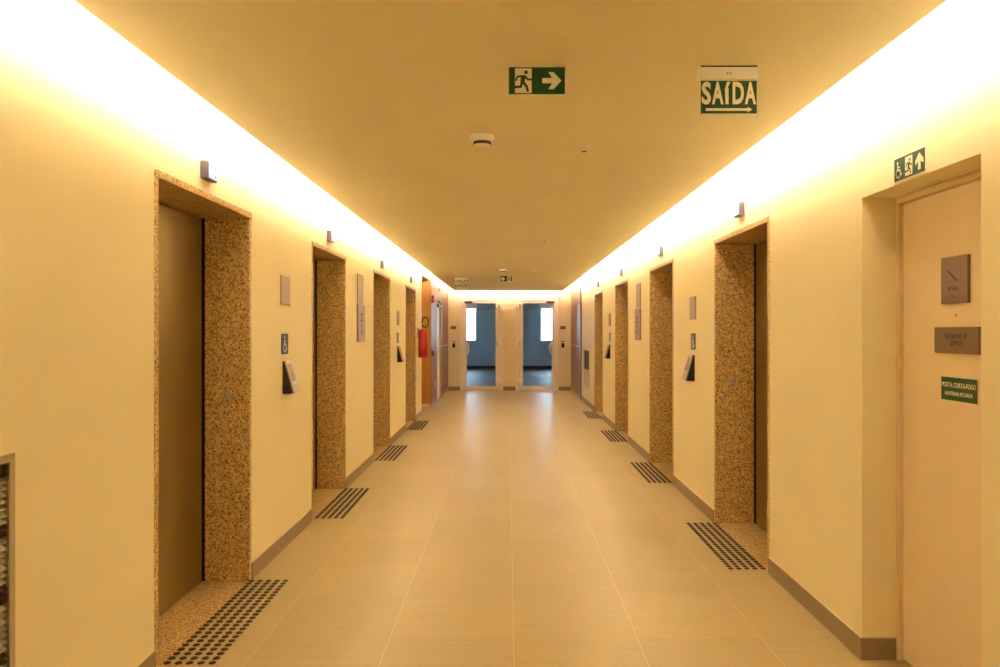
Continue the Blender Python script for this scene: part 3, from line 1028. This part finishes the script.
# ------------------------------------------------------------------ fire extinguisher and alarm devices
fx = tag(empty('fire_extinguisher', (WL + 0.095, 13.12, 1.045)), 'red fire extinguisher with black hose hanging beside the side passage', 'fire extinguisher')
MB().lathe([(0.060, 0.0), (0.076, 0.012), (0.078, 0.03), (0.078, 0.40), (0.070, 0.445), (0.045, 0.475), (0.024, 0.485)], n=32).build('cylinder', M['red'], fx, 0, True)
MB().lathe([(0.0784, 0.15), (0.0786, 0.152), (0.0786, 0.31), (0.0784, 0.312)], n=32).build('label_band', mat('faded_red_label', (0.48, 0.03, 0.02), 0.5), fx, 0, True)
v_ = MB().lathe([(0.020, 0.486), (0.020, 0.530), (0.014, 0.545)], n=16).box(-0.012, 0.012, -0.09, 0.02, 0.546, 0.556)
v_.box(-0.010, 0.010, -0.085, 0.01, 0.575, 0.583).build('valve', mat('brass_valve', (0.55, 0.38, 0.14), 0.35, 0.9), fx)
hose = [(0, -0.02, 0.52)] + [(0.045 + 0.055 * math.cos(a), -0.05, 0.60 + 0.085 * math.sin(a)) for a in [PI + 0.4 - k * (1.9 * PI) / 16 for k in range(17)]]
MB().tube(hose, 0.010).build('hose', M['black'], fx, 0, True)
MB().box(-0.096, -0.070, -0.03, 0.03, 0.34, 0.50).build('wall_bracket', M['grey'], fx, 0.003)

al = tag(empty('fire_alarm_sounder', (WL + 0.024, 15.33, 2.05), 'L'), 'small red alarm sounder high on the brown cladding by the side passage', 'alarm')
MB().box(-0.055, 0.055, 0, 0.075, -0.001, 0.045).build('base', mat('alarm_red', (0.50, 0.03, 0.015), 0.4), al, 0.008)
MB().lathe([(0.030, 0.0451), (0.034, 0.052), (0.020, 0.062)], (0, 0.040, 0), 'z', 20).build('horn', mat('alarm_horn_red', (0.42, 0.025, 0.015), 0.4), al, 0, True)
MB().box(-0.045, 0.045, 0.085, 0.150, -0.001, 0.055).build('strobe_lens', mat('dark_red_lens', (0.35, 0.03, 0.02), 0.2), al, 0.01)
cp = tag(empty('manual_call_point', (WL + 0.024, 15.34, 0.99), 'L'), 'small dark red manual call point on the brown cladding below the sounder', 'alarm')
MB().box(-0.05, 0.05, 0, 0.12, -0.001, 0.045).build('housing', mat('deep_red_plastic', (0.34, 0.015, 0.012), 0.35), cp, 0.006)
MB().box(-0.03, 0.03, 0.03, 0.09, 0.0451, 0.049).build('push_plate', M['ink'], cp, 0.002)

ol = tag(empty('wall_outlet', (WL + 0.024, 16.07, 0.34), 'L'), 'small white wall outlet low on the brown cladding', 'outlet')
MB().box(-0.04, 0.04, 0, 0.12, -0.001, 0.008).build('cover_plate', M['white'], ol, 0.003)
MB().box(-0.018, 0.018, 0.035, 0.085, 0.0081, 0.010).build('socket_insert', M['grey'], ol, 0.001)

ed = tag(empty('door_indicator', (WL + 0.024, 16.95, 2.36), 'L'), 'tiny grey indicator box above the cream side door', 'indicator')
MB().box(-0.06, 0.06, 0, 0.085, -0.001, 0.03).build('housing', M['grey'], ed, 0.005)
MB().box(-0.045, 0.05, 0.01, 0.075, 0.0301, 0.033).build('lens', M['ink'], ed, 0.001)


# name plates and readers beside the end doors
def make_name_plate():
    r = empty('door_plaque')
    MB().box(-0.068, 0.068, 0, 0.078, -0.001, 0.010).build('plate', mat('bronze_plate', (0.20, 0.13, 0.09), 0.4, 0.6), r, 0.002)
    t = MB()
    for x in (-0.045, -0.012, 0.021):
        t.box(x, x + 0.022, 0.028, 0.050, 0.0101, 0.0106)
    t.build('engraving', M['plate'], r)
    return r


def make_reader():
    r = empty('access_reader')
    MB().box(-0.036, 0.036, 0, 0.115, -0.001, 0.030).build('body', M['black'], r, 0.006)
    MB().box(-0.045, 0.045, 0.145, 0.165, -0.001, 0.006).build('caption_plate', mat('dark_caption', (0.10, 0.065, 0.04), 0.5), r, 0.001)
    MB().box(-0.026, 0.026, 0.020, 0.095, 0.0301, 0.032).build('touch_face', M['void'], r, 0.001)
    return r


for x, lab in ((-1.385, 'left glass door'), (1.375, 'right glass door')):
    instance('nplate', make_name_plate, (x, Y1, 1.545), 'E', f'tiny bronze plaque on the end wall beside the {lab}', 'plaque', 'bronze plaques by the glass doors')
    instance('reader', make_reader, (x + (0.01 if x < 0 else 0.0), Y1, 1.08), 'E', f'small black access reader on the end wall beside the {lab}', 'access reader', 'access readers by the glass doors')


# ------------------------------------------------------------------ light: strips hidden in the slots around the ceiling panel
LED = (1.0, 0.81, 0.67)
TILT, PWR = math.radians(-20), 12.9        # strip on the panel edge facing the wall, watts per metre


def led(loc, length, out, along, tilt, watts):
    li = bpy.data.lights.new('cove_strip', 'AREA')
    li.shape = 'RECTANGLE'
    li.size = length
    li.size_y = 0.03
    li.color = LED
    li.energy = watts * length
    o = bpy.data.objects.new('cove_strip', li)
    COL.objects.link(o)
    d = Vector(out) * math.cos(tilt) + Vector((0, 0, -math.sin(tilt)))
    X = Vector(along)
    Z = -d
    Y = Z.cross(X)
    o.matrix_world = Matrix.Translation(loc) @ Matrix((X, Y, Z)).transposed().to_4x4()
    return o


n, y0, y1 = 9, 1.0, PE
seg = (y1 - y0) / n
for tilt, watts, off in ((TILT, PWR, 0.022),):
    zl = ZC + 0.062
    for k in range(n):
        yc = y0 + (k + 0.5) * seg
        led((PL - off, yc, zl), seg * 0.99, (-1, 0, 0), (0, 1, 0), tilt, watts)
        led((PR + off, yc, zl), seg * 0.99, (1, 0, 0), (0, 1, 0), tilt, watts)
    led(((PL + PR) / 2, PE + off, zl), PR - PL, (0, 1, 0), (1, 0, 0), tilt, watts)

# daylight outside the far room
w = bpy.data.worlds.new('daylight')
scene.world = w
w.use_nodes = True
bg = w.node_tree.nodes['Background']
bg.inputs['Color'].default_value = (0.70, 0.84, 1.0, 1)
bg.inputs['Strength'].default_value = 17.0

# ------------------------------------------------------------------ camera and view
cam = bpy.data.cameras.new('camera')
cam.sensor_width = 36
cam.lens = 36 * 0.775
cam.shift_x = -0.0084
cam.shift_y = -0.0019
cam.clip_start = 0.05
co = bpy.data.objects.new('camera', cam)
COL.objects.link(co)
co.location = (0, 0, EYE)
co.rotation_euler = (PI / 2, 0, 0)
scene.camera = co

vs = scene.view_settings
vs.view_transform = 'Standard'
vs.look = 'None'
vs.gamma = 1.0
vs.use_curve_mapping = False
vs.exposure = 0.0
scene.cycles.use_denoising = True
scene.cycles.max_bounces = 18
scene.cycles.diffuse_bounces = 14
scene.cycles.glossy_bounces = 6
scene.cycles.transparent_max_bounces = 12
scene.cycles.sample_clamp_indirect = 0
